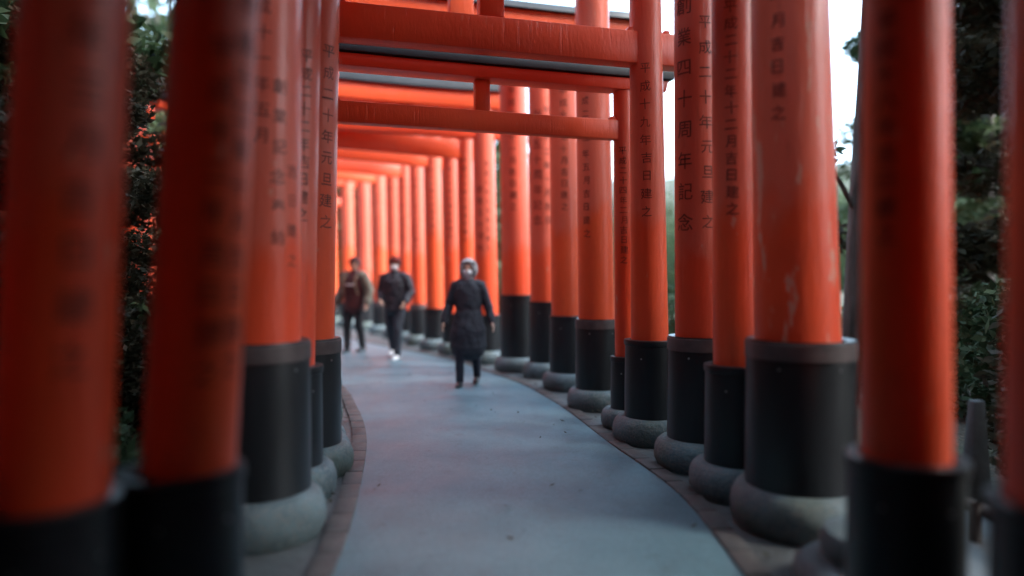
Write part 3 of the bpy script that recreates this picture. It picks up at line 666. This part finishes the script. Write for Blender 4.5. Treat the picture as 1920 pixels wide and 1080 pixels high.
    if style['head'] == 'hood':
        cap_shell('hair', dark, .083, .102, .098, 1.615, lambda c: not (c.y < -.45 and c.z < .45) and c.z > -.9, .01, t, .006)
        cap_shell('hood', style['hood'], .105, .122, .135, 1.600, lambda c: not (c.y < -.45 and abs(c.x) < .72 and c.z < .55), .022, t, .02)
        v1, f1 = [], []                         # soft rim round the face
        loft(v1, f1, [(.078 * math.cos(a), -.085 + .02 * abs(math.cos(a)), 1.60 + .100 * math.sin(a)) for a in np.linspace(R(-60), R(240), 26)], rr2([.015] * 26), 10); obj('hood_rim', (v1, f1), style['hood'], t, smooth=True)
    elif style['head'] == 'beanie':
        cap_shell('hair', dark, .083, .102, .098, 1.615, lambda c: not (c.y < -.35 and c.z < .5) and c.z > -.55, .01, t, .006)
        b = cap_shell('beanie', style['hat'], .092, .112, .098, 1.640, lambda c: c.z > .02, .010, t, .004)
        v1, f1 = [], []
        loft(v1, f1, [(.092 * math.cos(a), .004 + .112 * math.sin(a), 1.648) for a in np.linspace(0, 2 * math.pi, 32)], rr2([(.008, .024)] * 32), 8, ref=(0, 0, 1), cap=False); obj('cuff', (v1, f1), style['hat'], b, smooth=True)
    else:
        cap_shell('hair', dark, .082, .101, .096, 1.615, lambda c: not (c.y < -.35 and c.z < .5) and c.z > -.6, .01, t, .006)
        b = cap_shell('cap', style['hat'], .088, .106, .098, 1.640, lambda c: c.z > .05, .006, t, .004)
        me = bpy.data.meshes.new('brim'); n = 12; vv = [(.075 * math.sin(a), -.085 - .085 * math.cos(a) ** .6 if math.cos(a) > 0 else -.085, 1.643 - .012 * math.cos(a)) for a in np.linspace(-math.pi / 2, math.pi / 2, n)]
        vv += [(x, y, z + .006) for (x, y, z) in vv]; me.from_pydata(vv, [], [tuple(range(n))[::-1], tuple(range(n, 2 * n))] + [(i, (i + 1) % n, n + (i + 1) % n, n + i) for i in range(n)]); obj('brim', me, style['hat'], b)
    if style.get('mask'):
        m_ = cap_shell('face_mask', style['mask'], .071, .106, .060, 1.557, lambda c: c.y < -.25, .003, t, -.008)
        for s in (-1, 1):
            v1, f1 = [], []; loft(v1, f1, [(s * .062, -.045, 1.575), (s * .078, -.01, 1.60), (s * .088, .018, 1.605)], rr2([.002] * 3), 6); obj('ear_loop', (v1, f1), style['mask'], m_)
    if style.get('straps'):
        for s in (-1, 1):
            v1, f1 = [], []
            loft(v1, f1, [(s * .10, .10, 1.40), (s * .11, .02, 1.462), (s * .115, -.08, 1.42), (s * .12, -.148 - pf, 1.33), (s * .125, -.155 - pf, 1.20), (s * .15, -.10 - pf, 1.06)], rr2([(.022, .006)] * 6), 8, ref=(0, -1, 0)); obj('backpack_strap', (v1, f1), style['straps'], t, smooth=True)
    return t
M_eye = solid('eye_dark', (.02, .015, .012), .2, (.03, .02, .02), 5, 0)
HAIR = solid('dark_hair', (.012, .009, .008), .5, (.03, .022, .018), 40)
ppl = []
person('person in long charcoal coat, pale hood and white face mask, nearest of the walkers', (*at(878, 145.6), 0), R(-4), 1.62,
       dict(stride=(-.13, .17), lift=(0, .03), elbow=((-.262, .02, 1.13), (.262, .03, 1.13)), wrist=((-.315, -.06, .90), (.325, -.03, .90))),
       solid('charcoal_coat', (.020, .024, .034), .8), .54, solid('navy_trousers', (.010, .014, .026), .8), solid('black_shoe', (.01, .01, .012), .4),
       dict(head='hood', hood=solid('pale_hood', (.20, .20, .21), .9, (.42, .43, .45), 60, .8), mask=solid('white_mask', (.75, .77, .80), .8, (.8, .82, .85)), hair_mat=solid('brown_hair', (.05, .022, .012), .5),
            sho=.160, hem=.25, hemd=.19, sleeve=.066, wr=.028, tw=.95, collar=solid('pale_scarf', (.35, .33, .36), .9)), 1)
person('person in dark puffy jacket, dark red beanie and white shoes, between the other walkers', (*at(741, 109), 0), R(-14), 1.74,
       dict(stride=(.16, -.15), lift=(.05, 0), elbow=((-.275, .03, 1.14), (.275, .02, 1.13)), wrist=((-.20, -.13, 1.02), (.25, -.14, .98))),
       solid('navy_puffer', (.010, .013, .024), .45, (.02, .024, .038), 18, .6, .02), .86, solid('slate_trousers', (.020, .026, .038), .8), solid('white_shoe', (.70, .72, .75), .5, (.78, .8, .82)),
       dict(head='beanie', hat=solid('red_beanie', (.10, .012, .010), .9), mask=solid('pale_mask', (.68, .70, .74), .8), hair_mat=HAIR, hem=.20, hemd=.165, puff=.028, sleeve=.080, wr=.035, tw=1.12), 2)
person('person with olive sleeves, dark red jacket front and pale chest stripe, leftmost of the walkers', (*at(665, 101), 0), R(-20), 1.76,
       dict(stride=(-.10, .10), lift=(0, .02), elbow=((-.29, .03, 1.14), (.30, .02, 1.13)), wrist=((-.31, -.08, .92), (.31, -.07, .92))),
       solid('maroon_jacket', (.045, .010, .012), .7, (.08, .016, .018)), .84, solid('black_trousers', (.008, .009, .013), .8), solid('dark_shoe', (.012, .016, .024), .5),
       dict(head='cap', hat=solid('maroon_cap', (.05, .012, .012), .9), hair_mat=HAIR, hem=.205, hemd=.17, puff=.02, sleeve=.084, split_sleeves=solid('olive_sleeve', (.13, .125, .095), .8, (.20, .19, .15)),
            stripe=solid('pale_stripe', (.50, .52, .50), .7), straps=solid('beige_strap', (.20, .16, .11), .8), tw=1.1, wr=.03), 3)
